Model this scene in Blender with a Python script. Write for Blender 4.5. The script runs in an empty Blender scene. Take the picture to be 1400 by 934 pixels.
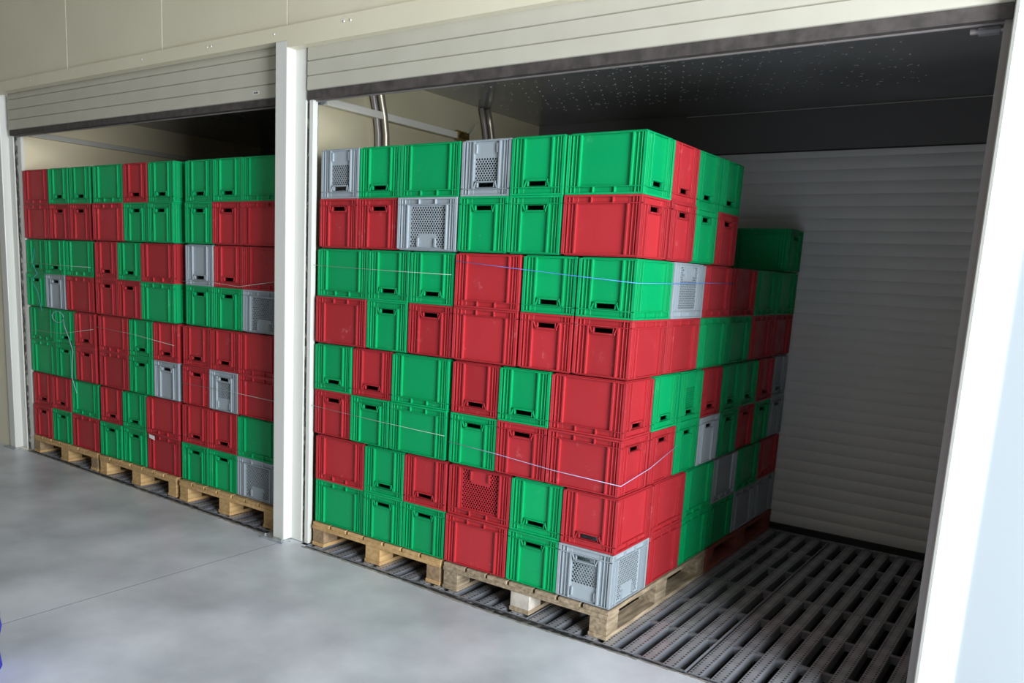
import bpy, math, random
from mathutils import Vector, Matrix
random.seed(7)
C = bpy.context.scene.collection
sc = bpy.context.scene

# ------------------------------------------------------------------ camera, world, lights, exposure
cam_d = bpy.data.cameras.new('camera'); cam = bpy.data.objects.new('camera', cam_d); C.objects.link(cam)
cam.location = (1.6548, -3.4416, 1.7061)
cam.rotation_euler = (1.3945, -0.0473, 0.6369)
cam_d.sensor_width = 36; cam_d.lens = 1142.9 / 1400 * 36
cam_d.shift_x = 51.93 / 1400; cam_d.shift_y = 108.14 / 1400
cam_d.clip_start = 0.05
sc.camera = cam
w = bpy.data.worlds.new('daylight'); sc.world = w; w.use_nodes = True
w.node_tree.nodes['Background'].inputs[0].default_value = (1.0, 0.93, 0.78, 1)
w.node_tree.nodes['Background'].inputs[1].default_value = 0.42
def area(name, loc, target, sx, sy, power, col):
    l = bpy.data.lights.new(name, 'AREA'); l.shape = 'RECTANGLE'; l.size = sx; l.size_y = sy; l.energy = power; l.color = col
    o = bpy.data.objects.new(name, l); C.objects.link(o); o.location = loc
    o.rotation_euler = (Vector(target) - Vector(loc)).to_track_quat('-Z', 'Y').to_euler()
    return o
area('hall_doorway_daylight', (5.7, -3.0, 2.15), (-1.2, -0.5, 0.9), 2.5, 3.6, 890, (0.88, 0.95, 1.0))
vs = sc.view_settings
vs.view_transform = 'Standard'; vs.look = 'None'; vs.gamma = 1; vs.exposure = 0.0; vs.use_curve_mapping = False

# ------------------------------------------------------------------ materials
def mat(name, col, rough=0.5, metal=0.0, spec=0.5, col2=None, scale=6.0, detail=4, bump=0.0, bscale=80.0, stretch=None, lo=0.35, hi=0.65, vary=0.0):
    m = bpy.data.materials.new(name); m.use_nodes = True
    nt = m.node_tree; b = nt.nodes['Principled BSDF']
    b.inputs['Roughness'].default_value = rough; b.inputs['Metallic'].default_value = metal
    b.inputs['Specular IOR Level'].default_value = spec
    b.inputs['Base Color'].default_value = (*col, 1)
    tc = nt.nodes.new('ShaderNodeTexCoord'); mp = nt.nodes.new('ShaderNodeMapping')
    nt.links.new(tc.outputs['Object'], mp.inputs[0])
    if stretch: mp.inputs['Scale'].default_value = stretch
    out = None
    if col2:
        n = nt.nodes.new('ShaderNodeTexNoise'); n.inputs['Scale'].default_value = scale; n.inputs['Detail'].default_value = detail
        nt.links.new(mp.outputs[0], n.inputs['Vector'])
        r = nt.nodes.new('ShaderNodeValToRGB'); r.color_ramp.elements[0].position = lo; r.color_ramp.elements[1].position = hi
        r.color_ramp.elements[0].color = (*col, 1); r.color_ramp.elements[1].color = (*col2, 1)
        nt.links.new(n.outputs['Fac'], r.inputs[0]); out = r.outputs[0]
    if vary:
        oi = nt.nodes.new('ShaderNodeObjectInfo'); mr = nt.nodes.new('ShaderNodeMapRange')
        mr.inputs[3].default_value = 1 - vary; mr.inputs[4].default_value = 1 + vary
        nt.links.new(oi.outputs['Random'], mr.inputs[0])
        hs = nt.nodes.new('ShaderNodeHueSaturation'); nt.links.new(mr.outputs[0], hs.inputs['Value'])
        if out: nt.links.new(out, hs.inputs['Color'])
        else: hs.inputs['Color'].default_value = (*col, 1)
        out = hs.outputs[0]
    if out: nt.links.new(out, b.inputs['Base Color'])
    if bump:
        n2 = nt.nodes.new('ShaderNodeTexNoise'); n2.inputs['Scale'].default_value = bscale; n2.inputs['Detail'].default_value = 3
        nt.links.new(mp.outputs[0], n2.inputs['Vector'])
        bp = nt.nodes.new('ShaderNodeBump'); bp.inputs['Strength'].default_value = bump; bp.inputs['Distance'].default_value = 0.004
        nt.links.new(n2.outputs['Fac'], bp.inputs['Height']); nt.links.new(bp.outputs[0], b.inputs['Normal'])
    return m

def plastic(name, col, scuff):
    # moulded plastic with pale scuffs and faint dust, coordinates of the crate itself
    m = bpy.data.materials.new(name); m.use_nodes = True
    nt = m.node_tree; b = nt.nodes['Principled BSDF']; b.inputs['Roughness'].default_value = 0.38; b.inputs['Specular IOR Level'].default_value = 0.4
    tc = nt.nodes.new('ShaderNodeTexCoord'); oi = nt.nodes.new('ShaderNodeObjectInfo')
    off = nt.nodes.new('ShaderNodeVectorMath'); off.operation = 'MULTIPLY_ADD'
    cmb = nt.nodes.new('ShaderNodeCombineXYZ')
    for i in range(3): nt.links.new(oi.outputs['Random'], cmb.inputs[i])
    off.inputs[1].default_value = (37, 53, 71)
    nt.links.new(cmb.outputs[0], off.inputs[0]); nt.links.new(tc.outputs['Object'], off.inputs[2])
    n = nt.nodes.new('ShaderNodeTexNoise'); n.inputs['Scale'].default_value = 42; n.inputs['Detail'].default_value = 5
    n.inputs['Roughness'].default_value = 0.65
    nt.links.new(off.outputs[0], n.inputs['Vector'])
    n3 = nt.nodes.new('ShaderNodeTexNoise'); n3.inputs['Scale'].default_value = 9; n3.inputs['Detail'].default_value = 2
    nt.links.new(off.outputs[0], n3.inputs['Vector'])
    mul = nt.nodes.new('ShaderNodeMath'); mul.operation = 'MULTIPLY'
    nt.links.new(n.outputs['Fac'], mul.inputs[0]); nt.links.new(n3.outputs['Fac'], mul.inputs[1])
    r = nt.nodes.new('ShaderNodeValToRGB'); e = r.color_ramp.elements
    e[0].position = 0.36; e[0].color = (*col, 1); e[1].position = 0.52; e[1].color = (*scuff, 1)
    nt.links.new(mul.outputs[0], r.inputs[0])
    mr = nt.nodes.new('ShaderNodeMapRange'); mr.inputs[3].default_value = 0.86; mr.inputs[4].default_value = 1.1
    hs = nt.nodes.new('ShaderNodeHueSaturation')
    nt.links.new(oi.outputs['Random'], mr.inputs[0]); nt.links.new(mr.outputs[0], hs.inputs['Value'])
    nt.links.new(r.outputs[0], hs.inputs['Color']); nt.links.new(hs.outputs[0], b.inputs['Base Color'])
    rr = nt.nodes.new('ShaderNodeMapRange'); rr.inputs[1].default_value = 0.3; rr.inputs[2].default_value = 0.7
    rr.inputs[3].default_value = 0.32; rr.inputs[4].default_value = 0.5
    nt.links.new(n3.outputs['Fac'], rr.inputs[0]); nt.links.new(rr.outputs[0], b.inputs['Roughness'])
    bp = nt.nodes.new('ShaderNodeBump'); bp.inputs['Strength'].default_value = 0.12; bp.inputs['Distance'].default_value = 0.002
    bv = nt.nodes.new('ShaderNodeBevel'); bv.samples = 4; bv.inputs['Radius'].default_value = 0.0022
    nt.links.new(bv.outputs[0], bp.inputs['Normal'])
    nt.links.new(n3.outputs['Fac'], bp.inputs['Height']); nt.links.new(bp.outputs[0], b.inputs['Normal'])
    return m

PL = {'g': plastic('green_plastic', (0.0, 0.36, 0.115), (0.05, 0.46, 0.21)),
      'r': plastic('red_plastic', (0.45, 0.028, 0.036), (0.56, 0.12, 0.13)),
      'w': plastic('grey_plastic', (0.34, 0.385, 0.42), (0.46, 0.5, 0.53))}
M = dict(
    concrete=mat('concrete', (0.43, 0.455, 0.51), 0.36, col2=(0.76, 0.79, 0.86), scale=1.7, detail=10, bump=0.12, bscale=25, lo=0.32, hi=0.68),
    slab_edge=mat('slab_edge', (0.36, 0.35, 0.32), 0.8, col2=(0.2, 0.2, 0.19), scale=30, bump=0.5),
    cream=mat('cream_sheet_steel', (0.76, 0.70, 0.53), 0.38, col2=(0.79, 0.73, 0.56), scale=2),
    white=mat('white_coated_steel', (0.74, 0.735, 0.69), 0.32),
    panel_white=mat('bluish_white_panel', (0.35, 0.385, 0.41), 0.4),
    hall=mat('hall_lining', (0.30, 0.28, 0.24), 0.7, col2=(0.26, 0.24, 0.20), scale=2),
    shutter=mat('shutter_grey', (0.53, 0.50, 0.415), 0.42, col2=(0.56, 0.53, 0.445), scale=5),
    seal=mat('rubber_seal', (0.05, 0.042, 0.040), 0.6, col2=(0.09, 0.075, 0.07), scale=20),
    edging=mat('worn_edging', (0.02, 0.02, 0.022), 0.6, col2=(0.20, 0.20, 0.21), scale=28, detail=6, lo=0.5, hi=0.72, bump=0.5, bscale=120),
    brush=mat('guide_brush_strip', (0.06, 0.055, 0.05), 0.9, col2=(0.3, 0.28, 0.24), scale=60, stretch=(1, 1, 0.4), lo=0.5, hi=0.6),
    jamb=mat('inner_jamb_metal', (0.30, 0.27, 0.26), 0.45, metal=0.3),
    inner=mat('inner_wall_sheet', (0.62, 0.55, 0.37), 0.3, metal=0.3, col2=(0.66, 0.59, 0.41), scale=3),
    inner_pale=mat('pale_inner_wall_sheet', (0.88, 0.76, 0.53), 0.4, col2=(0.84, 0.72, 0.50), scale=2),
    ceiling=mat('dark_ceiling_sheet', (0.34, 0.35, 0.37), 0.22, metal=0.4, col2=(0.42, 0.43, 0.44), scale=2),
    rivet=mat('bright_rivet_heads', (0.9, 0.9, 0.88), 0.3, metal=0.6),
    backdoor=mat('back_door_grey', (0.76, 0.75, 0.76), 0.45, col2=(0.80, 0.79, 0.79), scale=3),
    lintel=mat('dark_lintel', (0.15, 0.145, 0.15), 0.5),
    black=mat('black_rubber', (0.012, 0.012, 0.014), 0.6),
    galv=mat('galvanised_steel', (0.42, 0.45, 0.48), 0.4, metal=0.7, col2=(0.62, 0.65, 0.68), scale=25),
    pipe=mat('steel_pipe', (0.42, 0.37, 0.29), 0.38, metal=0.7),
    bar=mat('pale_bar', (0.62, 0.59, 0.52), 0.4),
    brass=mat('brass', (0.55, 0.38, 0.12), 0.35, metal=0.9, col2=(0.2, 0.14, 0.06), scale=40),
    wood=mat('pallet_wood_tan', (0.50, 0.30, 0.12), 0.75, col2=(0.66, 0.43, 0.20), scale=9, stretch=(4, 0.6, 6), bump=0.3, bscale=60, vary=0.12),
    wood_grey=mat('pallet_wood_weathered', (0.22, 0.165, 0.105), 0.85, col2=(0.44, 0.34, 0.23), scale=11, stretch=(4, 0.6, 5), bump=0.5, bscale=60, vary=0.16),
    wood_pale=mat('pallet_block_pale', (0.60, 0.55, 0.48), 0.85, col2=(0.42, 0.35, 0.28), scale=14, bump=0.5, bscale=60),
    wood_end=mat('pallet_block_chipboard', (0.40, 0.27, 0.15), 0.85, col2=(0.26, 0.17, 0.10), scale=45, bump=0.4, bscale=90),
    wood_red=mat('pallet_wood_red_brown', (0.34, 0.085, 0.055), 0.75, col2=(0.24, 0.07, 0.05), scale=8, stretch=(3, 0.6, 5), vary=0.1),
    cord=mat('pale_blue_cord', (0.45, 0.50, 0.75), 0.5),
    cord_blue=mat('blue_cord', (0.10, 0.30, 0.80), 0.5),
    cord_pale=mat('pale_cord', (0.42, 0.50, 0.46), 0.5),
    cord_teal=mat('teal_cord', (0.03, 0.30, 0.38), 0.5),
    screw=mat('screw_heads', (0.8, 0.8, 0.78), 0.3, metal=0.5),
    paper=mat('white_paper', (0.8, 0.8, 0.78), 0.7),
    ink=mat('dark_print', (0.06, 0.06, 0.06), 0.6),
    blue=mat('blue_fabric', (0.02, 0.03, 0.55), 0.6),
)
def grate_mat():
    m = mat('perforated_grate_steel', (0.33, 0.335, 0.37), 0.38, metal=0.35, col2=(0.55, 0.56, 0.60), scale=9, detail=6, lo=0.3, hi=0.7)
    nt = m.node_tree; b = nt.nodes['Principled BSDF']
    # raised nibs and small holes: fine relief along two rows of each plank (object x = across the plank)
    tc = nt.nodes.new('ShaderNodeTexCoord'); sp = nt.nodes.new('ShaderNodeSeparateXYZ'); nt.links.new(tc.outputs['Object'], sp.inputs[0])
    def mth(op, a, bb=None):
        n = nt.nodes.new('ShaderNodeMath'); n.operation = op
        for i, v in enumerate((a, bb)):
            if v is None: continue
            if isinstance(v, (int, float)): n.inputs[i].default_value = v
            else: nt.links.new(v, n.inputs[i])
        return n.outputs[0]
    ax = mth('SUBTRACT', mth('ABSOLUTE', sp.outputs[0]), 0.0185)
    fy = mth('SUBTRACT', mth('FRACT', mth('MULTIPLY', sp.outputs[1], 40)), 0.5)
    fy = mth('DIVIDE', fy, 40)
    d = mth('SQRT', mth('ADD', mth('MULTIPLY', ax, ax), mth('MULTIPLY', fy, fy)))
    hole = mth('LESS_THAN', d, 0.0055)
    mx = nt.nodes.new('ShaderNodeMix'); mx.data_type = 'RGBA'
    src = b.inputs['Base Color'].links[0].from_socket
    nt.links.new(hole, mx.inputs['Factor']); nt.links.new(src, mx.inputs['A']); mx.inputs['B'].default_value = (0.012, 0.012, 0.014, 1)
    nt.links.new(mx.outputs['Result'], b.inputs['Base Color'])
    return m
M['grate'] = grate_mat()
M['grate_side'] = mat('grate_side_steel', (0.28, 0.295, 0.33), 0.35, metal=0.4, col2=(0.26, 0.27, 0.30), scale=12)

# ------------------------------------------------------------------ helpers
class MB:
    def __init__(s): s.v = []; s.f = []
    def box(s, x0, x1, y0, y1, z0, z1):
        n = len(s.v)
        s.v += [(x0, y0, z0), (x1, y0, z0), (x1, y1, z0), (x0, y1, z0), (x0, y0, z1), (x1, y0, z1), (x1, y1, z1), (x0, y1, z1)]
        s.f += [(n, n+3, n+2, n+1), (n+4, n+5, n+6, n+7), (n, n+1, n+5, n+4), (n+1, n+2, n+6, n+5), (n+2, n+3, n+7, n+6), (n+3, n, n+4, n+7)]
        return s
    def hexa(s, p):      # 8 arbitrary corners in box order
        n = len(s.v); s.v += [tuple(q) for q in p]
        s.f += [(n, n+3, n+2, n+1), (n+4, n+5, n+6, n+7), (n, n+1, n+5, n+4), (n+1, n+2, n+6, n+5), (n+2, n+3, n+7, n+6), (n+3, n, n+4, n+7)]
        return s
    def cyl(s, a, b, r, n=12, r2=None, caps=True):
        a = Vector(a); b = Vector(b); d = (b - a).normalized()
        u = d.orthogonal().normalized(); v = d.cross(u); k = len(s.v); r2 = r if r2 is None else r2
        for q, rr in ((a, r), (b, r2)):
            for i in range(n):
                t = 2 * math.pi * i / n; s.v.append(tuple(q + u * math.cos(t) * rr + v * math.sin(t) * rr))
        for i in range(n): j = (i+1) % n; s.f.append((k+i, k+j, k+n+j, k+n+i))
        if caps: s.f.append(tuple(k+i for i in reversed(range(n)))); s.f.append(tuple(k+n+i for i in range(n)))
        return s
    def extrude_profile(s, prof, x0, x1):     # prof: list of (y,z), extruded along x
        n = len(prof); k = len(s.v)
        for x in (x0, x1): s.v += [(x, y, z) for y, z in prof]
        for i in range(n): j = (i+1) % n; s.f.append((k+i, k+j, k+n+j, k+n+i))
        s.f.append(tuple(k+i for i in reversed(range(n)))); s.f.append(tuple(k+n+i for i in range(n)))
        return s
    def mesh(s, name, m=None, smooth=False):
        me = bpy.data.meshes.new(name); me.from_pydata(s.v, [], s.f); me.update()
        if m: me.materials.append(m)
        if smooth: me.polygons.foreach_set('use_smooth', [True] * len(me.polygons))
        return me
def link(name, me, parent=None, loc=(0, 0, 0), rot=(0, 0, 0)):
    o = bpy.data.objects.new(name, me); C.objects.link(o); o.parent = parent; o.location = loc; o.rotation_euler = rot
    return o
def obj(name, mb, m, parent=None, smooth=False, bevel=0, loc=(0, 0, 0)):
    o = link(name, mb.mesh(name, m, smooth), parent, loc)
    if bevel:
        b = o.modifiers.new('bevel', 'BEVEL'); b.width = bevel; b.segments = 2; b.limit_method = 'ANGLE'
    return o
def empty(name, loc=(0, 0, 0)):
    return link(name, None, None, loc)
def tag(o, label=None, cat=None, group=None, kind=None):
    if label: o['label'] = label
    if cat: o['category'] = cat
    if group: o['group'] = group
    if kind: o['kind'] = kind
    return o
def struct(name, label, cat, loc=(0, 0, 0)):
    return tag(empty(name, loc), label, cat, kind='structure')
def cord(name, pts, r, m, parent=None):
    mb = MB(); n = 6 if r < 0.01 else 20; P = [Vector(q) for q in pts]; prev = None
    for i, q in enumerate(P):
        d = (P[min(i + 1, len(P) - 1)] - P[max(i - 1, 0)]).normalized()
        u = d.orthogonal().normalized() if prev is None else (prev - d * prev.dot(d)).normalized()
        prev = u; v = d.cross(u)
        for k in range(n):
            t = 2 * math.pi * k / n; mb.v.append(tuple(q + u * math.cos(t) * r + v * math.sin(t) * r))
    for i in range(len(P) - 1):
        for k in range(n):
            j = (k + 1) % n; mb.f.append((i*n + k, i*n + j, (i+1)*n + j, (i+1)*n + k))
    mb.f.append(tuple(reversed(range(n)))); mb.f.append(tuple((len(P)-1)*n + k for k in range(n)))
    return link(name, mb.mesh(name, m, True), parent)

# ------------------------------------------------------------------ floor: two concrete slabs with an open joint
fl = struct('floor', 'smooth grey concrete floor in front of the bays', 'floor')
EDGE = -0.085
JX = -2.20
def slab(x0, x1, yl):
    mb = MB(); n = max(2, int((x1 - x0) / 0.12)); rnd = random.Random(3)
    top = []; bot = []
    for i in range(n + 1):
        x = x0 + (x1 - x0) * i / n; y = yl(x) + rnd.uniform(-0.006, 0.006)
        top.append((x, y, 0)); bot.append((x, y, -0.2))
    k = 0
    near = [(x1, -9, 0), (x0, -9, 0)]; nearb = [(x1, -9, -0.2), (x0, -9, -0.2)]
    mb.v = top + near + bot + nearb; N = n + 3
    mb.f = [tuple(reversed(range(N))), tuple(range(N, 2 * N))] + [(i, (i+1) % N, N + (i+1) % N, N + i) for i in range(N)]
    return mb
yl_left = lambda x: 0.005 - 0.075 * max(0, min(1, (x + 5.6) / 3.2))
yl_right = lambda x: -0.070 - 0.034 * math.exp(-((x + 0.5) / 0.6) ** 2)
obj('slab', slab(-10, JX - 0.002, yl_left), M['concrete'], fl)
obj('slab', slab(JX + 0.002, 7, yl_right), M['concrete'], fl)
obj('joint_filler', MB().box(JX - 0.0018, JX + 0.0018, -8.9, -0.09, -0.2, -0.0001), M['black'], fl)
obj('post_footing', MB().box(-2.40, -2.05, yl_right(-2.1) + 0.001, 0.05, -0.2, 0.0), M['concrete'], fl)
# pale chipped arris along the slab edge and the dark, worn edging between slab and grates
e = MB(); rnd = random.Random(5)
for i in range(-112, 26):
    x = i * 0.05
    if abs(x + 2.25) < 0.17: continue
    f = yl_left(x) if x < JX else yl_right(x)
    f2 = yl_left(x + 0.05) if x < JX else yl_right(x + 0.05)
    a, b = rnd.uniform(0.006, 0.018), rnd.uniform(0.006, 0.018)
    e.hexa([(x, f - a, -0.01), (x + 0.05, f2 - b, -0.01), (x + 0.05, f2 + 0.003, -0.01), (x, f + 0.003, -0.01), (x, f - a, 0.0012), (x + 0.05, f2 - b, 0.0012), (x + 0.05, f2 + 0.003, 0.0012), (x, f + 0.003, 0.0012)])
obj('slab_edge_strip', e, M['slab_edge'], fl)
e = MB(); rnd = random.Random(8)
def strip(x0, x1, n, fy, y1):
    for i in range(n):
        a = x0 + (x1 - x0) * i / n; b = x0 + (x1 - x0) * (i + 1) / n; za = -0.003 - rnd.random() * 0.003
        e.hexa([(a, fy(a) - 0.008, -0.13), (b, fy(b) - 0.008, -0.13), (b, y1(b), -0.13), (a, y1(a), -0.13), (a, fy(a) - 0.008, za), (b, fy(b) - 0.008, za), (b, y1(b) - rnd.random() * 0.006, za), (a, y1(a) - rnd.random() * 0.006, za)])
strip(-2.05, 1.30, 60, yl_right, lambda x: -0.044)
strip(-5.62, -2.40, 50, yl_left, lambda x: yl_left(x) + 0.035)
obj('edging_angle', e, M['edging'], fl)
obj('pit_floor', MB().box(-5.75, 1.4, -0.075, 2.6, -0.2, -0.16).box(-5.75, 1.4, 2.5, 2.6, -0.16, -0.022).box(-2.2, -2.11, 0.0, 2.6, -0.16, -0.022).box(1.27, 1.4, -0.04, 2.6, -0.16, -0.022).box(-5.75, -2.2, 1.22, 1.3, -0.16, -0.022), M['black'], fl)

# ------------------------------------------------------------------ floor grates
PLANK_W, SLOT = 0.066, 0.037
def plank_mesh(wd, ln):
    # hat-shaped plank: flat perforated top, sides flaring downwards
    mb = MB(); h = wd / 2 - 0.002; b = wd / 2 + 0.003
    mb.hexa([(-b, 0, -0.045), (b, 0, -0.045), (b, ln, -0.045), (-b, ln, -0.045), (-h, 0, -0.004), (h, 0, -0.004), (h, ln, -0.004), (-h, ln, -0.004)])
    mb.hexa([(-h, 0, -0.004), (h, 0, -0.004), (h, ln, -0.004), (-h, ln, -0.004), (-h + 0.004, 0.002, 0), (h - 0.004, 0.002, 0), (h - 0.004, ln - 0.002, 0), (-h + 0.004, ln - 0.002, 0)])
    me = mb.mesh('plank', M['grate']); me.materials.append(M['grate_side'])
    for p in me.polygons:
        if abs(p.normal.z) < 0.95: p.material_index = 1
    return me
PLK = {}
GN = 0
def grate(x0, y0, y1, label, group=None, wid=0.838):
    g = empty('floor_grate', (x0, y0, 0)); tag(g, label, 'floor grate', group)
    ln = y1 - y0
    starts = [0.0] + [0.064 + 0.103 * k + SLOT for k in range(8)]
    ends = [0.064 + 0.103 * k for k in range(8)] + [wid]
    for a, b in zip(starts, ends):
        if a >= wid: break
        b = min(b, wid); key = (round(b - a, 3), round(ln, 3))
        if key not in PLK: PLK[key] = plank_mesh(*key)
        link('plank', PLK[key], g, ((a + b) / 2, 0, 0))
    for f in (0.0, 1/3, 2/3, 1.0):      # cross bridges closing the slots
        y = f * ln; a = max(0, y - 0.014); b = min(ln, y + 0.014)
        key = ('br', wid)
        obj('bridge', MB().box(0.01, wid - 0.01, a, b, -0.04, -0.0025), M['grate_side'], g)
    return g
RX = [-2.105, -1.262, -0.420, 0.4225]
for i, x in enumerate(RX):
    wd = 0.838 if i < 3 else 0.838
    lab = {3: ('dark steel slotted floor grate beside the right doorpost, nearest the concrete', 'dark steel slotted floor grate against the back roller door, right side'),
           2: ('steel slotted floor grate under the weathered pallet corner, nearest the concrete', 'dark steel slotted floor grate beside the red-brown pallet at the back')}.get(i)
    if lab:
        grate(x, -0.043, 1.212, lab[0]); grate(x, 1.220, 2.470, lab[1])
    else:
        grate(x, -0.043, 1.212, ['steel floor grate under the tan pallet beside the middle post', 'steel floor grate under the gap between the right bay front pallets'][i])
for i in range(4):
    x = -5.60 + i * 0.81
    grate(x, 0.037 - i * 0.018, 1.21, ['steel floor grate at the far left of the left bay under its leftmost pallet', 'steel floor grate second from the left in the left bay',
          'steel floor grate third from the left in the left bay', 'steel floor grate of the left bay beside the middle post'][i], wid=0.80)

# ------------------------------------------------------------------ posts (trim)
def post(name, label, x0, x1, yf, yb, ztop=2.95, bev=0.006):
    t = struct(name, label, 'post')
    obj('post_cover', MB().box(x0, x1, yf, yb, 0.006, ztop), M['white'], t, bevel=bev)
    return t
mp_ = post('trim_1', 'white steel post between the two bays', -2.305, -2.204, -0.0865, -0.018, 2.936)
# stepped returns behind the post: channel, brush strip and inner flange for the right bay
obj('channel', MB().box(-2.335, -2.119, -0.02, 0.03, 0.004, 2.93), M['white'], mp_)
obj('brush_strip', MB().box(-2.119, -2.092, -0.008, 0.05, 0.0, 2.93), M['brush'], mp_)
obj('inner_flange', MB().box(-2.092, -2.064, -0.016, 0.02, 0.0, 2.63), M['white'], mp_)
bp = MB().box(-2.36, -2.17, -0.135, -0.06, 0.0, 0.007).box(-2.36, -2.17, -0.137, -0.130, 0.0, 0.016)
obj('base_plate', bp, M['galv'], mp_)
bb = MB()
for x in (-2.345, -2.19): bb.cyl((x, -0.112, 0.007), (x, -0.112, 0.017), 0.009, 6).cyl((x, -0.112, 0.017), (x, -0.112, 0.026), 0.004, 8)
obj('anchor_bolt', bb, M['galv'], mp_)
rp = post('trim_2', 'white steel post at the right edge of the right bay', 1.303, 1.388, -0.087, -0.02, 3.3, 0.014)
obj('inner_jamb', MB().box(1.272, 1.303, -0.01, 0.05, 0.0, 2.95), M['jamb'], rp)
obj('cover_strip', MB().box(1.386, 1.428, -0.066, -0.045, 0.0, 3.4), M['white'], rp)
lp = post('trim_3', 'white steel post at the left end of the left bay', -5.84, -5.745, -0.035, 0.035, 2.95)
obj('channel', MB().box(-5.84, -5.672, 0.03, 0.07, 0.0, 2.93), M['white'], lp)
obj('brush_strip', MB().box(-5.672, -5.645, 0.04, 0.09, 0.0, 2.93), M['brush'], lp)
obj('inner_flange', MB().box(-5.645, -5.585, 0.05, 0.075, 0.0, 2.63), M['white'], lp)
obj('base_plate', MB().box(-5.89, -5.69, -0.07, -0.01, 0.0, 0.008), M['galv'], lp)
# ------------------------------------------------------------------ front wall of sandwich panels
wf = struct('wall_front', 'cream sandwich panel wall above the bays', 'wall')
xs = [-8.2, -7.0, -5.8, -4.605, -3.43, -2.232, -1.03, 0.17, 1.37]
for a, b in zip(xs[:-1], xs[1:]):
    obj('panel', MB().box(a + 0.0025, b - 0.0025, -0.062, 0.0, 2.96, 4.3), M['cream'], wf, bevel=0.003)
obj('panel_core', MB().box(-8.2, 1.37, -0.055, 0.02, 2.95, 4.3), M['white'], wf)
obj('panel', MB().box(-8.2, -5.86, -0.02, 0.06, 0.0, 2.96), M['cream'], wf)
wr = struct('wall_right', 'pale bluish white sandwich panel wall right of the right bay', 'wall')
obj('panel', MB().box(1.40, 2.6, -0.06, 0.02, 0.0, 4.3), M['panel_white'], wr, bevel=0.003)
obj('panel', MB().box(2.605, 7, -0.06, 0.02, 0.0, 4.3), M['panel_white'], wr, bevel=0.003)
# flashing along the bottom of the panels, with its screws
t4 = struct('trim_4', 'cream flashing strip with screws over the left bay', 'flashing')
obj('flashing', MB().box(-7.5, -2.204, -0.087, -0.0615, 2.945, 3.012).box(-7.5, -2.204, -0.087, -0.02, 2.935, 2.945), M['cream'], t4)
t5 = struct('trim_5', 'cream flashing strip over the right bay', 'flashing')
obj('flashing', MB().box(-2.204, 1.303, -0.087, -0.0615, 2.905, 3.012).box(-2.204, 1.303, -0.087, -0.02, 2.897, 2.905), M['cream'], t5)
for t, lst in ((t4, [-5.108, -4.495, -3.625, -2.93, -2.89, -2.314]), (t5, [-1.76, -1.711])):
    for x in lst:
        link('screw', (bpy.data.meshes.get('screw') or MB().cyl((0, 0, 0), (0, -0.004, 0), 0.007, 8, 0.004).mesh('screw', M['screw'])), t, (x, -0.087, 2.978))

# the rest of the hall in front of the bays (open to daylight on the right)
hl = struct('wall_hall_left', 'plain wall closing the hall on the left', 'wall')
obj('lining', MB().box(-8.3, -8.2, -8.6, 0.06, 0.0, 4.3), M['hall'], hl)
hr_ = struct('wall_hall_rear', 'plain wall of the hall behind the camera', 'wall')
obj('lining', MB().box(-8.3, 7.0, -8.7, -8.6, 0.0, 4.3), M['hall'], hr_)
hc = struct('ceiling', 'plain roof lining of the hall', 'ceiling')
obj('lining', MB().box(-8.3, 7.0, -8.7, 0.06, 4.3, 4.4), M['hall'], hc)

# ------------------------------------------------------------------ roller shutters, rolled up
def shutter(name, label, x0, x1, y, zs, seal_bot):
    d = struct(name, label, 'roller door')
    for a, b in zip(zs[:-1], zs[1:]):    # a above b
        prof = [(y + 0.014, b), (y + 0.014, a), (y + 0.010, a), (y, a - 0.003), (y, b + 0.004), (y + 0.010, b)]
        obj('slat', MB().extrude_profile(prof, x0, x1), M['shutter'], d)
    z = zs[-1]
    obj('bottom_seal', MB().box(x0, x1, y + 0.004, y + 0.045, seal_bot, z - 0.001), M['seal'], d)
    obj('seal_lip', MB().box(x0, x1, y + 0.040, y + 0.050, seal_bot - 0.006, seal_bot + 0.006), M['jamb'], d)
    return d
d1 = shutter('door_1', 'grey roller shutter rolled up over the left bay', -5.66, -2.345, -0.005, [3.05, 2.972, 2.893, 2.815, 2.737, 2.659], 2.617)
d2 = shutter('door_2', 'grey roller shutter rolled up over the right bay', -2.095, 1.295, -0.033, [3.06, 2.982, 2.903, 2.824, 2.745, 2.667], 2.618)
# maker's sticker at the right end of the left shutter
st = obj('sticker', MB().box(-2.60, -2.545, -0.0065, -0.005, 2.69, 2.706), M['paper'], d1)
obj('sticker_print', MB().box(-2.592, -2.578, -0.0075, -0.0064, 2.694, 2.702).box(-2.575, -2.563, -0.0075, -0.0064, 2.694, 2.702).box(-2.56, -2.551, -0.0075, -0.0064, 2.694, 2.702), M['ink'], d1)

# ------------------------------------------------------------------ bay interiors
wm = struct('wall_middle', 'beige metal partition wall inside the right bay', 'wall')
obj('sheet', MB().box(-2.21, -2.155, 0.03, 2.6, -0.16, 2.88), M['inner'], wm)
wl = struct('wall_left', 'beige inner wall at the left end of the left bay', 'wall')
obj('sheet', MB().box(-5.72, -5.66, 0.06, 2.6, -0.16, 2.88), M['inner_pale'], wl)
wi = struct('wall_inner_right', 'inner right wall of the right bay', 'wall')
obj('sheet', MB().box(1.30, 1.36, 0.05, 2.6, -0.16, 2.9), M['lintel'], wi)
wb = struct('wall_back', 'dark back wall of the bays', 'wall')
obj('sheet', MB().box(-5.72, -2.2, 2.56, 2.62, -0.16, 2.9), M['lintel'], wb)
obj('lintel_panel', MB().box(-2.155, 1.30, 2.500, 2.56, 2.602, 2.88), M['lintel'], wb)
obj('lintel_fold', MB().box(-2.155, 1.30, 2.497, 2.515, 2.597, 2.604), M['black'], wb)
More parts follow.
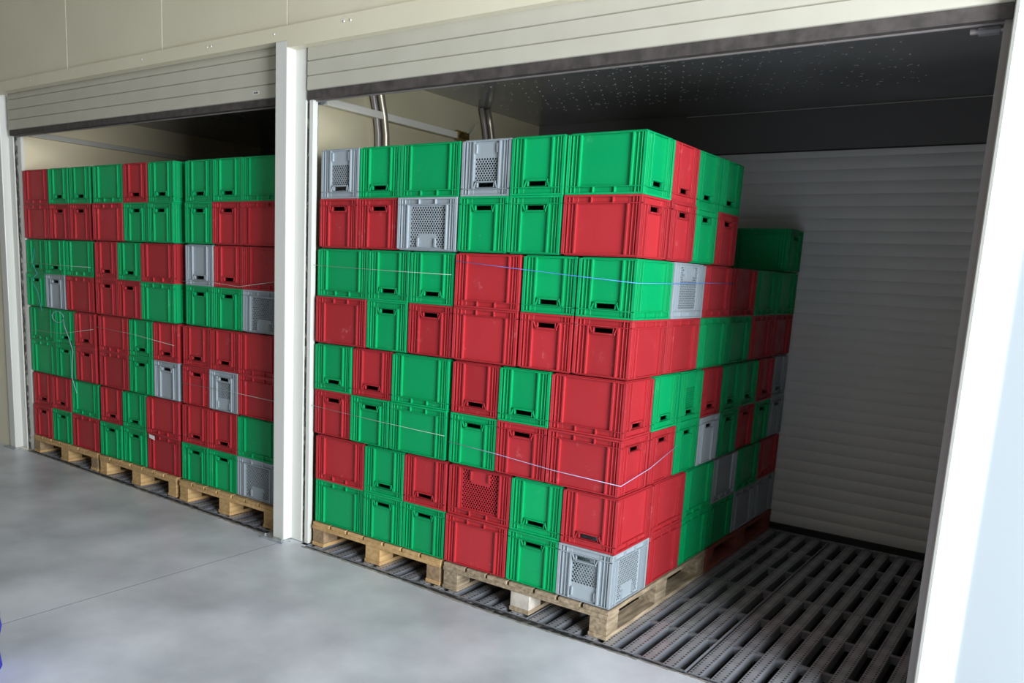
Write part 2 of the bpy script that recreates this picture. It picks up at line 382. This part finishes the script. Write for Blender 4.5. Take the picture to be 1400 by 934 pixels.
obj('sealant_line', MB().box(-0.9, 1.30, 2.494, 2.500, 2.866, 2.870), M['bar'], wb)
ce = struct('ceiling', 'dark glossy metal ceiling of the bays dotted with bright specks', 'ceiling')
obj('ceiling_sheet', MB().box(-5.72, 1.36, 0.02, 2.62, 2.88, 2.93), M['ceiling'], ce)
rv = MB(); rnd = random.Random(11)
for k in range(-5, 9):
    y = 1.02 + 0.123 * k
    for i in range(-14, 24):
        x = -0.09 + 0.109 * i - 0.055 * (k % 2) 
        if not (-2.05 < x < 0.75): continue
        if rnd.random() < 0.12 + max(0, x) * 0.5: continue
        rv.cyl((x, y, 2.881), (x, y, 2.8765), 0.0055, 6, 0.003)
rv_o = obj('rivet_heads', rv, M['rivet'], ce); rv_o['kind'] = 'stuff'
dr = MB()
for _ in range(240):
    x = rnd.uniform(-2.0, 0.7); y = rnd.uniform(0.9, 2.0); l = rnd.uniform(0.006, 0.02)
    dr.hexa([(x, y, 2.8775), (x + l, y, 2.8775), (x + l, y + 0.004, 2.8775), (x, y + 0.004, 2.8775), (x, y, 2.881), (x + l, y, 2.881), (x + l, y + 0.004, 2.881), (x, y + 0.004, 2.881)])
dr_o = obj('condensation_drops', dr, M['galv'], ce); dr_o['kind'] = 'stuff'

# back roller door of the right bay: 33 curved slats, black sill seal
d3 = struct('door_3', 'grey corrugated roller door at the back of the right bay', 'roller door')
prof = []
for i in range(9):
    t = i / 8; prof.append((-0.009 * math.sin(math.pi * t) ** 0.8, 0.0785 * t))
prof += [(0.012, 0.0785), (0.012, 0)]
sm = MB().extrude_profile(prof, -2.15, 1.30).mesh('slat', M['backdoor'])
sm.polygons.foreach_set('use_smooth', [False] * len(sm.polygons))
for i in range(33): link('slat', sm, d3, (0, 2.522, 0.045 + i * 0.0785))
obj('sill_seal', MB().box(-2.15, 1.30, 2.500, 2.535, 0.0, 0.044), M['black'], d3)
obj('sill_strip', MB().box(-2.15, 1.30, 2.476, 2.498, -0.02, 0.002), M['galv'], d3)
# horizontal guide bar, pipes, fittings on the partition wall
gb = empty('wall_bar', (-2.12, 0.13, 2.64)); tag(gb, 'pale horizontal metal bar along the upper left wall of the right bay', 'bar')
obj('bar_profile', MB().box(-0.025, 0.02, 0, 1.24, -0.022, 0.022), M['bar'], gb, bevel=0.004)
obj('clamp', MB().cyl((0.0, -0.10, -0.005), (0.0, 0.01, -0.005), 0.012, 10).box(-0.02, 0.02, -0.10, -0.085, -0.03, 0.02).box(-0.02, 0.02, -0.05, -0.035, -0.028, 0.022), M['galv'], gb)
f = MB().box(-0.028, 0.03, 1.24, 1.36, -0.02, 0.026)
for q in (1.26, 1.29, 1.32, 1.35): f.cyl((0.0, q, -0.03), (0.0, q, 0.038), 0.009, 8)
fo = obj('brass_fitting', f, M['brass'], gb); fo['label'] = 'brass fitting at the far end of the bar'
cord('wire', [(0, 1.37, 0.01), (0.0, 1.43, 0.04), (0.01, 1.46, 0.09), (0.0, 1.50, 0.13)], 0.002, M['cord_pale'], gb)
cord('wire', [(0, 1.37, 0.01), (0.0, 1.43, 0.05), (0.01, 1.44, 0.11)], 0.0015, M['cord_pale'], gb)
gl = empty('wall_bar', (-5.63, 0.12, 2.65)); tag(gl, 'pale bar along the upper left wall of the left bay', 'bar')
obj('bar_profile', MB().box(-0.028, 0.02, 0, 1.6, -0.02, 0.02), M['bar'], gl, bevel=0.004)
obj('clamp', MB().cyl((0.03, -0.05, -0.01), (0.03, 0.02, -0.01), 0.012, 10).box(0.01, 0.05, -0.05, -0.03, -0.03, 0.02), M['galv'], gl)
def pipe(y, label):
    pts = []
    for i in range(12):
        t = i / 11; z = 1.6 + t * 1.275
        pts.append((-2.115, y + 0.05 - 0.11 * max(0, (z - 2.45) / 0.43) ** 1.8, z))
    o = empty('steel_pipe', (-2.115, y, 0)); tag(o, label, 'pipe')
    def tube(r, dy, dx, nm, m):
        P = [(0 + dx, dy + 0.05, 0.0)] + [(0 + dx, p[1] - y + dy, p[2]) for p in pts]
        cord(nm, P, r, m, o)
    tube(0.026, 0, 0, 'pipe', M['pipe']); tube(0.018, -0.055, -0.012, 'side_pipe', M['jamb'])
pipe(0.60, 'shiny vertical steel pipe on the left wall, crossed by the bar')
pipe(1.78, 'dim curved steel pipe further back on the left wall near the ceiling')
hk = empty('shutter_stop', (1.27, 0.03, 2.60)); tag(hk, 'small dark metal stop at the top right corner of the right bay', 'bracket')
obj('pin', MB().cyl((-0.10, 0, 0), (0.03, 0, 0), 0.010, 10), M['jamb'], hk)
obj('sleeve', MB().cyl((-0.075, 0, 0), (-0.01, 0, 0), 0.017, 10), M['lintel'], hk)

# ------------------------------------------------------------------ pallets
def pallet(x0, y0, wd, dp, wm_, label, blocks=None, ends=None):
    p = empty('pallet', (x0 + wd / 2, y0 + dp / 2, 0)); tag(p, label, 'pallet', 'pallets under the crates')
    hx, hy = wd / 2, dp / 2; rnd = random.Random(int(abs(x0) * 1000))
    def part(n, b, m, bev=0.002):
        me = b; return obj(n, me, m, p, bevel=bev)
    bw = (0.10, 0.12, 0.10); bx = (-hx, -0.06, hx - 0.10)
    bl = (0.12, 0.14, 0.12); by = (-hy, -0.07, hy - 0.12)
    for i in range(3):
        part('bottom_board', MB().box(bx[i], bx[i] + bw[i], -hy, hy, 0.001, 0.022), wm_)
        part('stringer_board', MB().box(-hx, hx, by[i], by[i] + bl[i], 0.104, 0.126), wm_)
        for j in range(3):
            m = wm_
            if j == 0 and blocks and blocks[i]: m = M[blocks[i]]
            part('block', MB().box(bx[i] + 0.002, bx[i] + bw[i] - 0.002, by[j] + 0.004, by[j] + bl[j], 0.022, 0.104), m, 0.003)
    xx = -hx
    wds = [0.14, 0.12, 0.12, 0.14, 0.12, 0.12, 0.14]; gap = (wd - sum(wds)) / 6
    for v in wds:
        part('deck_board', MB().box(xx, xx + v, -hy + rnd.uniform(0, 0.006), hy, 0.126, 0.1475), wm_)
        xx += v + gap
    return p
pallet(-2.035, -0.005, 1.01, 1.24, M['wood'], 'tan wooden pallet beside the middle post in the right bay', ['wood_end', None, 'wood_end'])
pallet(-1.0, -0.01, 1.0, 1.24, M['wood_grey'], 'weathered grey wooden pallet at the front corner of the right bay', [None, 'wood_pale', None])
pallet(-1.0, 1.255, 1.0, 1.225, M['wood_red'], 'red-brown wooden pallet at the back of the right bay')
pallet(-5.55, 0.03, 1.01, 1.24, M['wood'], 'tan wooden pallet at the far left of the left bay', ['wood_end', None, 'wood_end'])
pallet(-4.49, 0.02, 1.01, 1.24, M['wood'], 'tan wooden pallet in the middle of the left bay')
pallet(-3.425, 0.01, 1.01, 1.24, M['wood'], 'tan wooden pallet at the right of the left bay, partly behind the post')

# ------------------------------------------------------------------ crates
HC = 0.2725
L2, W2 = 0.198, 0.148
FACES = {'front': lambda s, d, z: (s, -W2 + d, z), 'back': lambda s, d, z: (-s, W2 - d, z),
         'right': lambda s, d, z: (L2 - 0.0004 - d, s * 0.996, z), 'left': lambda s, d, z: (-L2 + 0.0004 + d, -s * 0.996, z)}
def fbox(mb, fc, s0, s1, d0, d1, z0, z1):
    g = FACES[fc]
    mb.hexa([g(s0, d0, z0), g(s1, d0, z0), g(s1, d1, z0), g(s0, d1, z0), g(s0, d0, z1), g(s1, d0, z1), g(s1, d1, z1), g(s0, d1, z1)])
def perf(mb, fc, s0, s1, z0, z1, d, th, skip=None):
    """wall sheet pierced by staggered hexagonal holes"""
    g = FACES[fc]; q = 0.0115; p = 0.0165
    nr = int(round((z1 - z0) / q)); q = (z1 - z0) / nr; nc = int(round((s1 - s0) / p)); p = (s1 - s0) / nc
    for r in range(nr):
        za = z0 + r * q; zb = za + q; off = (r % 2) * p / 2; n = nc - (r % 2)
        if r % 2:
            for a, b in ((s0, s0 + off), (s1 - off, s1)):
                k = len(mb.v); mb.v += [g(a, d, za), g(b, d, za), g(b, d, zb), g(a, d, zb)]; mb.f.append((k, k+1, k+2, k+3))
        for c in range(n):
            a = s0 + off + c * p; b = a + p; sx = (a + b) / 2; zc = (za + zb) / 2
            k = len(mb.v); mb.v += [g(a, d, za), g(b, d, za), g(b, d, zb), g(a, d, zb)]
            if skip and skip(sx, zc): mb.f.append((k, k+1, k+2, k+3)); continue
            hr = [(sx + 0.0067 * math.cos(math.pi * t / 3), zc + 0.0054 * math.sin(math.pi * t / 3)) for t in range(6)]
            mb.v += [g(x, d, z) for x, z in hr] + [g(x, d + th, z) for x, z in hr]
            h = k + 4
            mb.f += [(k+3, h+2, h+1, k+2), (k, k+1, h+5, h+4), (k+1, k+2, h+1, h, h+5), (k, h+4, h+3, h+2, k+3)]
            mb.f += [(h+t, h+(t+1) % 6, h+6+(t+1) % 6, h+6+t) for t in range(6)]
def crate_meshes(col, perforated):
    m = PL[col]; T = {}
    body = MB(); rim = MB(); ledge = MB(); lip = MB(); pans = []; clips = []
    corners = [MB() for _ in range(4)]          # one per corner
    cidx = {('front', -1): 0, ('front', 1): 1, ('right', -1): 1, ('right', 1): 2, ('back', -1): 2, ('back', 1): 3, ('left', -1): 3, ('left', 1): 0}
    frames = []
    for fc in FACES:
        end = fc in ('left', 'right'); hw = W2 if end else L2; pw = 0.076 if end else 0.128
        for sg in (-1, 1):
            a, b = sorted((sg * pw, sg * (hw - 0.003)))
            fbox(body, fc, a, b, 0.011, 0.014, 0.006, HC - 0.004)
            cm = corners[cidx[(fc, sg)]]
            def rib(c, wd, d0, z1):
                x, y = sorted((sg * (c - wd / 2), sg * (c + wd / 2))); fbox(cm, fc, x, y, d0, 0.0150, 0.009, z1)
            rib(pw + 0.003, 0.009, 0.0, 0.236)
            rib(hw - 0.045, 0.003, 0.004, HC - 0.008); rib(hw - 0.026, 0.003, 0.002, HC - 0.008)
            rib(hw - 0.0025, 0.005, 0.0, HC - 0.008)
        pan = MB(); pans.append(pan)
        fbox(body, fc, -pw, pw, 0.0125, 0.0155, 0.236, HC - 0.004)
        if end:
            fbox(body, fc, -pw, -0.050, 0.0125, 0.0155, 0.202, 0.236); fbox(body, fc, 0.050, pw, 0.0125, 0.0155, 0.202, 0.236)
            fbox(body, fc, -0.050, 0.050, 0.0125, 0.0155, 0.229, 0.236)
            lowtop = 0.205
        else: lowtop = 0.236
        if not perforated:
            fbox(body, fc, -pw, pw, 0.0125, 0.0155, 0.004, lowtop)
        elif end:
            perf(pan, fc, -0.074, 0.074, 0.088, 0.200, 0.0125, 0.0025)
            fbox(body, fc, -pw, -0.074, 0.0125, 0.0155, 0.088, lowtop); fbox(body, fc, 0.074, pw, 0.0125, 0.0155, 0.088, lowtop)
            fbox(body, fc, -0.074, 0.074, 0.0125, 0.0155, 0.200, lowtop)
            fbox(body, fc, -pw, pw, 0.0125, 0.0155, 0.004, 0.088)
        else:
            perf(pan, fc, -0.118, 0.118, 0.018, 0.226, 0.0125, 0.0025, skip=lambda s, z: abs(s) < 0.066 and z < 0.090)
            fbox(body, fc, -pw, -0.118, 0.0125, 0.0155, 0.018, lowtop); fbox(body, fc, 0.118, pw, 0.0125, 0.0155, 0.018, lowtop)
            fbox(body, fc, -0.118, 0.118, 0.0125, 0.0155, 0.226, lowtop); fbox(body, fc, -pw, pw, 0.0125, 0.0155, 0.004, 0.018)
        if perforated:
            for s in ((-0.064, 0.064) if end else (-0.058, 0.058)):
                clip = MB(); clips.append((len(pans) - 1, clip))
                fbox(clip, fc, s - 0.004, s - 0.002, 0.002, 0.0125, 0.022, 0.066); fbox(clip, fc, s + 0.002, s + 0.004, 0.002, 0.0125, 0.022, 0.066)
                fbox(clip, fc, s - 0.004, s + 0.004, 0.002, 0.0125, 0.020, 0.0235)
        # rim, ledge, base lip, tabs
        fbox(rim, fc, -hw, hw, 0.0, 0.013, HC - 0.009, HC)
        fbox(ledge, fc, -hw, hw, 0.0, 0.0145, 0.2345, 0.2385)
        fbox(lip, fc, -hw, hw, 0.001, 0.0145, 0.006, 0.0105)
        if not end:
            for s in (-0.055, 0.055): fbox(rim, fc, s - 0.003, s + 0.003, 0.001, 0.013, 0.2385, HC - 0.009)
        if end:
            fr = MB(); g = FACES[fc]
            fbox(fr, fc, -0.062, 0.062, 0.0005, 0.0130, 0.1985, 0.2045)
            for sg in (-1, 1):
                a0, a1, b0, b1 = sg * 0.0525, sg * 0.0585, sg * 0.0695, sg * 0.0755
                P = [g(a0, 0.0005, 0.2), g(a1, 0.0005, 0.2), g(a1, 0.0130, 0.2), g(a0, 0.0130, 0.2), g(b0, 0.0005, 0.2345), g(b1, 0.0005, 0.2345), g(b1, 0.0130, 0.2345), g(b0, 0.0130, 0.2345)]
                fr.hexa(P)
            # lining of the slot, going inwards
            fbox(fr, fc, -0.051, 0.051, 0.003, 0.018, 0.2045, 0.2062); fbox(fr, fc, -0.051, 0.051, 0.003, 0.018, 0.229, 0.2307)
            fbox(fr, fc, -0.0525, -0.050, 0.003, 0.018, 0.2045, 0.2307); fbox(fr, fc, 0.050, 0.0525, 0.003, 0.018, 0.2045, 0.2307)
            frames.append(fr)
    body.box(-L2 + 0.012, L2 - 0.012, -W2 + 0.012, W2 - 0.012, 0.0, 0.006)
    body.box(-L2 + 0.006, L2 - 0.006, -W2 + 0.006, W2 - 0.006, 0.0045, 0.0085)
    out = [('body', body.mesh('body', m))] + [('corner_rib', c.mesh('corner_rib', m)) for c in corners]
    out += [('rim', rim.mesh('rim', m))] + [('handle_frame', f_.mesh('handle_frame', m)) for f_ in frames]
    out += [('ledge', ledge.mesh('ledge', m)), ('base_lip', lip.mesh('base_lip', m))]
    subs = []
    if perforated:
        for i, pn in enumerate(pans): out.append(('perforated_panel', pn.mesh('perforated_panel', m)))
        base = len(out) - 4
        subs = [(base + i, c.mesh('label_clip', m)) for i, c in clips]
    return out, subs
for mm in [(c, p) for c in 'grw' for p in (False, True)]: PLK[('crate',) + mm] = crate_meshes(*mm)
rj = random.Random(21)
CN = {'g': 'green', 'r': 'red', 'w': 'grey'}
ORD = ['bottom', 'second', 'third', 'fourth', 'fifth', 'sixth', 'seventh', 'top']
def crate(cx, cy, z, code, quarter, upside, where, tier, slotted):
    """code: colour letter + optional p (perforated); quarter: True = long side along y"""
    root = empty('plastic_crate', (cx, cy, z))
    root.rotation_euler = (0, 0, (math.pi / 2 if quarter else 0) + math.radians(rj.uniform(-0.28, 0.28)))
    parts, subs = PLK[('crate', code[0], 'p' in code)]; made = []
    for n, me in parts:
        o = link(n, me, root); made.append(o)
        if upside: o.rotation_euler = (math.pi, 0, 0); o.location = (0, 0, HC)
    for i, me in subs: link('label_clip', me, made[i])
    layer = ORD[tier] + (' layer' if tier in (0, 7) else ' layer up')
    lab = ('perforated ' if 'p' in code else '') + CN[code[0]] + (' slotted' if slotted else ' broad-faced') + ' crate, ' + layer + ', ' + where
    tag(root, lab, 'crate', 'plastic crates stacked on the pallets')
    return root
P0, PH = 0.150, 0.2754
def zt(t):          # base of tier t: pairs meet rim to rim, a small gap between pairs
    return P0 - 0.001 + t * PH + (0.0005 if t % 2 == 0 else -0.0012)
def front(x0, x1, y, pair, wides, upper, lower, where, words=('leftmost on', 'middle on', 'rightmost on')):
    """three crates side by side on a pallet front; wides like '433' """
    ws = [0.4 if c == '4' else 0.3 for c in wides]; tot = sum(ws); g = (x1 - x0 - tot) / 3
    res = []
    for row, codes in ((0, lower), (1, upper)):
        x = x0; t = pair * 2 + row
        for i, (wd, cd) in enumerate(zip(ws, codes)):
            cx = x + (wd + g) / 2 + rj.uniform(-0.0015, 0.0015)
            dy = 0.15 if wd > 0.35 else 0.2
            cy = y + dy + rj.uniform(-0.004, 0.006) + (0.004 if row else 0)
            crate(cx, cy, zt(t), cd, wd < 0.35, row == 1, words[i] + ' ' + where, t, wd < 0.35)
            x += wd + g
# right bay, front left pallet
RLw = 'tan pallet in right bay'
front(-2.022, -1.013, 0, 0, '433', ['r', 'g', 'r'], ['g', 'g', 'g'], RLw)
front(-2.045, -1.026, 0, 1, '334', ['g', 'r', 'g'], ['r', 'g', 'g'], RLw)
front(-2.036, -1.024, 0, 2, '433', ['g', 'g', 'g'], ['r', 'g', 'r'], RLw)
front(-2.018, -1.015, 0, 3, '334', ['wp', 'g', 'g'], ['r', 'r', 'wp'], RLw)
RRw = 'weathered pallet, right bay'
front(-1.006, 0.003, 0, 0, '433', ['rp', 'g', 'r'], ['r', 'g', 'wp'], RRw)
front(-1.010, 0.000, 0, 1, '334', ['r', 'g', 'r'], ['g', 'r', 'r'], RRw)
front(-1.018, 0.006, 0, 2, '433', ['r', 'g', 'g'], ['r', 'r', 'r'], RRw)
front(-1.010, 0.001, 0, 3, '334', ['wp', 'g', 'g'], ['g', 'g', 'r'], RRw)
# right bay, side faces seen along x = 0
def side(ys, xr, pair, longside, upper, lower, where, rows=(0, 1), first=2):
    nm = ['first', 'second', 'third', 'fourth']
    for row, codes in ((0, lower), (1, upper)):
        if row not in rows: continue
        t = pair * 2 + row
        for i, cd in enumerate(codes):
            cy = (ys[i] + ys[i + 1]) / 2 + rj.uniform(-0.002, 0.002); wd = 0.3 if longside else 0.4
            cx = xr - wd / 2 + rj.uniform(-0.006, 0.003)
            crate(cx, cy, zt(t), cd, longside, row == 1, nm[i + first - 1] + ' ' + where, t, not longside)
FW = 'along weathered pallet side'; BW = 'along red-brown pallet side'
side([0.415, 0.828, 1.235], 0.002, 0, True, ['r', 'g'], ['r', 'g'], FW)
side([0.320, 0.630, 0.940, 1.24], 0.0, 1, False, ['g', 'gp', 'r'], ['r', 'g', 'w'], FW)
side([0.415, 0.820, 1.225], 0.004, 2, True, ['wp', 'r'], ['r', 'g'], FW)
side([0.320, 0.620, 0.930, 1.235], 0.0, 3, False, ['r', 'g', 'g'], ['r', 'g', 'r'], FW)
side([1.25, 1.655, 2.075, 2.49], 0.0, 0, True, ['w', 'g', 'r'], ['g', 'w', 'w'], BW, first=1)
side([1.25, 1.565, 1.875, 2.185, 2.49], 0.0, 1, False, ['g', 'g', 'r', 'w'], ['g', 'r', 'g', 'w'], BW, first=1)
side([1.25, 1.655, 2.075, 2.49], 0.0, 2, True, ['r', 'g', 'g'], ['g', 'r', 'r'], BW, first=1)
crate(-0.195, 2.345, zt(6), 'g', False, False, 'alone on red-brown pallet stack', 6, False)
# left bay
L1, L2w, L3 = 'far left pallet, left bay', 'middle pallet, left bay', 'right pallet, left bay'
yL = 0.034
front(-5.535, -4.520, yL, 0, '334', ['r', 'r', 'g'], ['r', 'g', 'r'], L1)
front(-5.548, -4.525, yL, 1, '433', ['g', 'g', 'r'], ['g', 'g', 'r'], L1)
front(-5.575, -4.530, yL, 2, '334', ['g', 'g', 'g'], ['g', 'w', 'r'], L1)
front(-5.572, -4.528, yL, 3, '433', ['r', 'g', 'g'], ['r', 'r', 'r'], L1)
front(-4.495, -3.450, yL, 0, '334', ['r', 'g', 'r'], ['g', 'g', 'r'], L2w)
front(-4.487, -3.455, yL, 1, '433', ['r', 'g', 'r'], ['r', 'g', 'w'], L2w)
front(-4.492, -3.480, yL - 0.01, 2, '334', ['r', 'g', 'r'], ['r', 'r', 'g'], L2w)
front(-4.489, -3.470, yL - 0.01, 3, '433', ['g', 'r', 'g'], ['r', 'g', 'g'], L2w)
front(-3.425, -2.415, yL, 0, '334', ['r', 'r', 'g'], ['g', 'g', 'wp'], L3)
front(-3.415, -2.400, yL, 1, '334', ['r', 'r', 'r'], ['r', 'wp', 'r'], L3)
front(-3.390, -2.385, yL + 0.02, 2, '334', ['w', 'r', 'r'], ['g', 'g', 'wp'], L3)
front(-3.390, -2.385, yL + 0.02, 3, '334', ['g', 'g', 'g'], ['g', 'r', 'r'], L3)

# ------------------------------------------------------------------ cords round the stacks
def cord_thing(name, pts, r, m, label):
    o = cord(name, pts, r, m); tag(o, label, 'cord'); return o
O = -0.008
cord_thing('cord', [(-0.998, O, 1.755), (-0.7, O, 1.735), (-0.35, O, 1.712), (0.013, O, 1.690), (0.013, 0.4, 1.695), (0.012, 0.82, 1.705), (0.012, 1.22, 1.71)], 0.0017, M['cord_blue'], 'blue cord round the upper crates of the weathered pallet stack')
cord_thing('cord', [(-1.003, O, 0.815), (-0.7, O, 0.80), (-0.35, O, 0.775), (0.012, O, 0.765), (0.012, 0.3, 0.80), (0.012, 0.62, 0.87)], 0.0017, M['cord'], 'pale blue cord round the lower crates of the weathered pallet stack')
cord_thing('cord', [(-2.05, O, 1.70), (-1.5, O, 1.69), (-1.03, O, 1.685)], 0.0013, M['cord_pale'], 'pale cord across the upper crates of the tan pallet in the right bay')
cord_thing('cord', [(-2.055, O, 0.87), (-1.5, O, 0.85), (-1.03, O, 0.84)], 0.0013, M['cord_pale'], 'pale cord across the lower crates of the tan pallet in the right bay')
cord_thing('cord', [(-5.57, yL + O, 1.605), (-5.0, yL + O, 1.60), (-4.54, yL + O, 1.60)], 0.0015, M['cord_pale'], 'pale cord across the upper crates of the far left pallet')
cord_thing('cord', [(-5.55, yL + O, 1.05), (-5.0, yL + O, 1.06), (-4.53, yL + O, 1.13)], 0.0015, M['cord_pale'], 'pale cord across the middle crates of the far left pallet')
cord_thing('cord', [(-4.49, yL + O - 0.01, 1.155), (-4.0, yL + O - 0.01, 1.14), (-3.47, yL + O - 0.01, 1.10)], 0.0015, M['cord_pale'], 'pale cord across the middle crates of the middle pallet in the left bay')
cord_thing('cord', [(-3.415, yL + O, 0.845), (-2.9, yL + O, 0.85), (-2.40, yL + O, 0.84)], 0.0015, M['cord_pale'], 'pale cord across the lower crates of the right pallet in the left bay')
cord_thing('cord', [(-3.39, yL + O, 1.55), (-3.05, yL + O, 1.555), (-2.78, yL + O, 1.54), (-2.40, yL + O, 1.59)], 0.0015, M['cord_pale'], 'pale cord across the upper crates of the right pallet in the left bay')
lp_ = [(-5.05 + 0.09 * math.cos(t * 0.5), yL - 0.012, 1.19 + 0.045 * math.sin(t * 0.5)) for t in range(13)]
cord_thing('cord', lp_ + [(-4.95, yL - 0.012, 1.12), (-4.885, yL - 0.014, 1.03), (-4.83, yL - 0.014, 0.93), (-4.85, yL - 0.014, 0.84), (-4.86, yL - 0.014, 0.72), (-4.80, yL - 0.012, 0.60)], 0.002, M['cord'], 'loose curled end of pale blue cord hanging on the far left pallet crates')
cord_thing('cord', [(-5.38, yL - 0.012, 1.72), (-5.42, yL - 0.012, 1.60), (-5.35, yL - 0.012, 1.52), (-5.46, yL - 0.012, 1.47), (-5.36, yL - 0.012, 1.38), (-5.30, yL - 0.012, 1.22)], 0.0025, M['cord_teal'], 'teal cord tangled on the slotted green crates at the far left')
# paper tag on a red crate of the left bay
pt = obj('paper_tag', MB().hexa([(-3.80, yL - 0.016, 0.395), (-3.735, yL - 0.016, 0.385), (-3.735, yL - 0.013, 0.385), (-3.80, yL - 0.013, 0.395), (-3.80, yL - 0.016, 0.42), (-3.74, yL - 0.016, 0.415), (-3.74, yL - 0.013, 0.415), (-3.80, yL - 0.013, 0.42)]), M['paper'])
tag(pt, 'torn white paper tag on a red broad crate in the left bay', 'tag')
# blue cloth at the left edge of the frame
bl = MB(); ang = 20
rows = []
for k in range(9):
    z = 0.62 * k / 8
    rows.append([(-1.888 + (0.148 + 0.014 * math.sin(k * 1.7 + i) + 0.01 * math.sin(i * 3)) * math.cos(2 * math.pi * i / ang) * (1.0 - 0.02 * k), -2.07 + (0.148 + 0.014 * math.sin(k * 1.7 + i)) * math.sin(2 * math.pi * i / ang) * (1.0 - 0.02 * k), z) for i in range(ang)])
for r_ in rows: bl.v += r_
for k in range(8):
    for i in range(ang): j = (i + 1) % ang; bl.f.append((k * ang + i, k * ang + j, (k + 1) * ang + j, (k + 1) * ang + i))
bl.f.append(tuple(range(8 * ang, 9 * ang))); bl.f.append(tuple(reversed(range(ang))))
b_o = obj('blue_sack', bl, M['blue'], smooth=True); tag(b_o, 'bright blue fabric sack on the concrete, just showing at the left edge', 'sack')
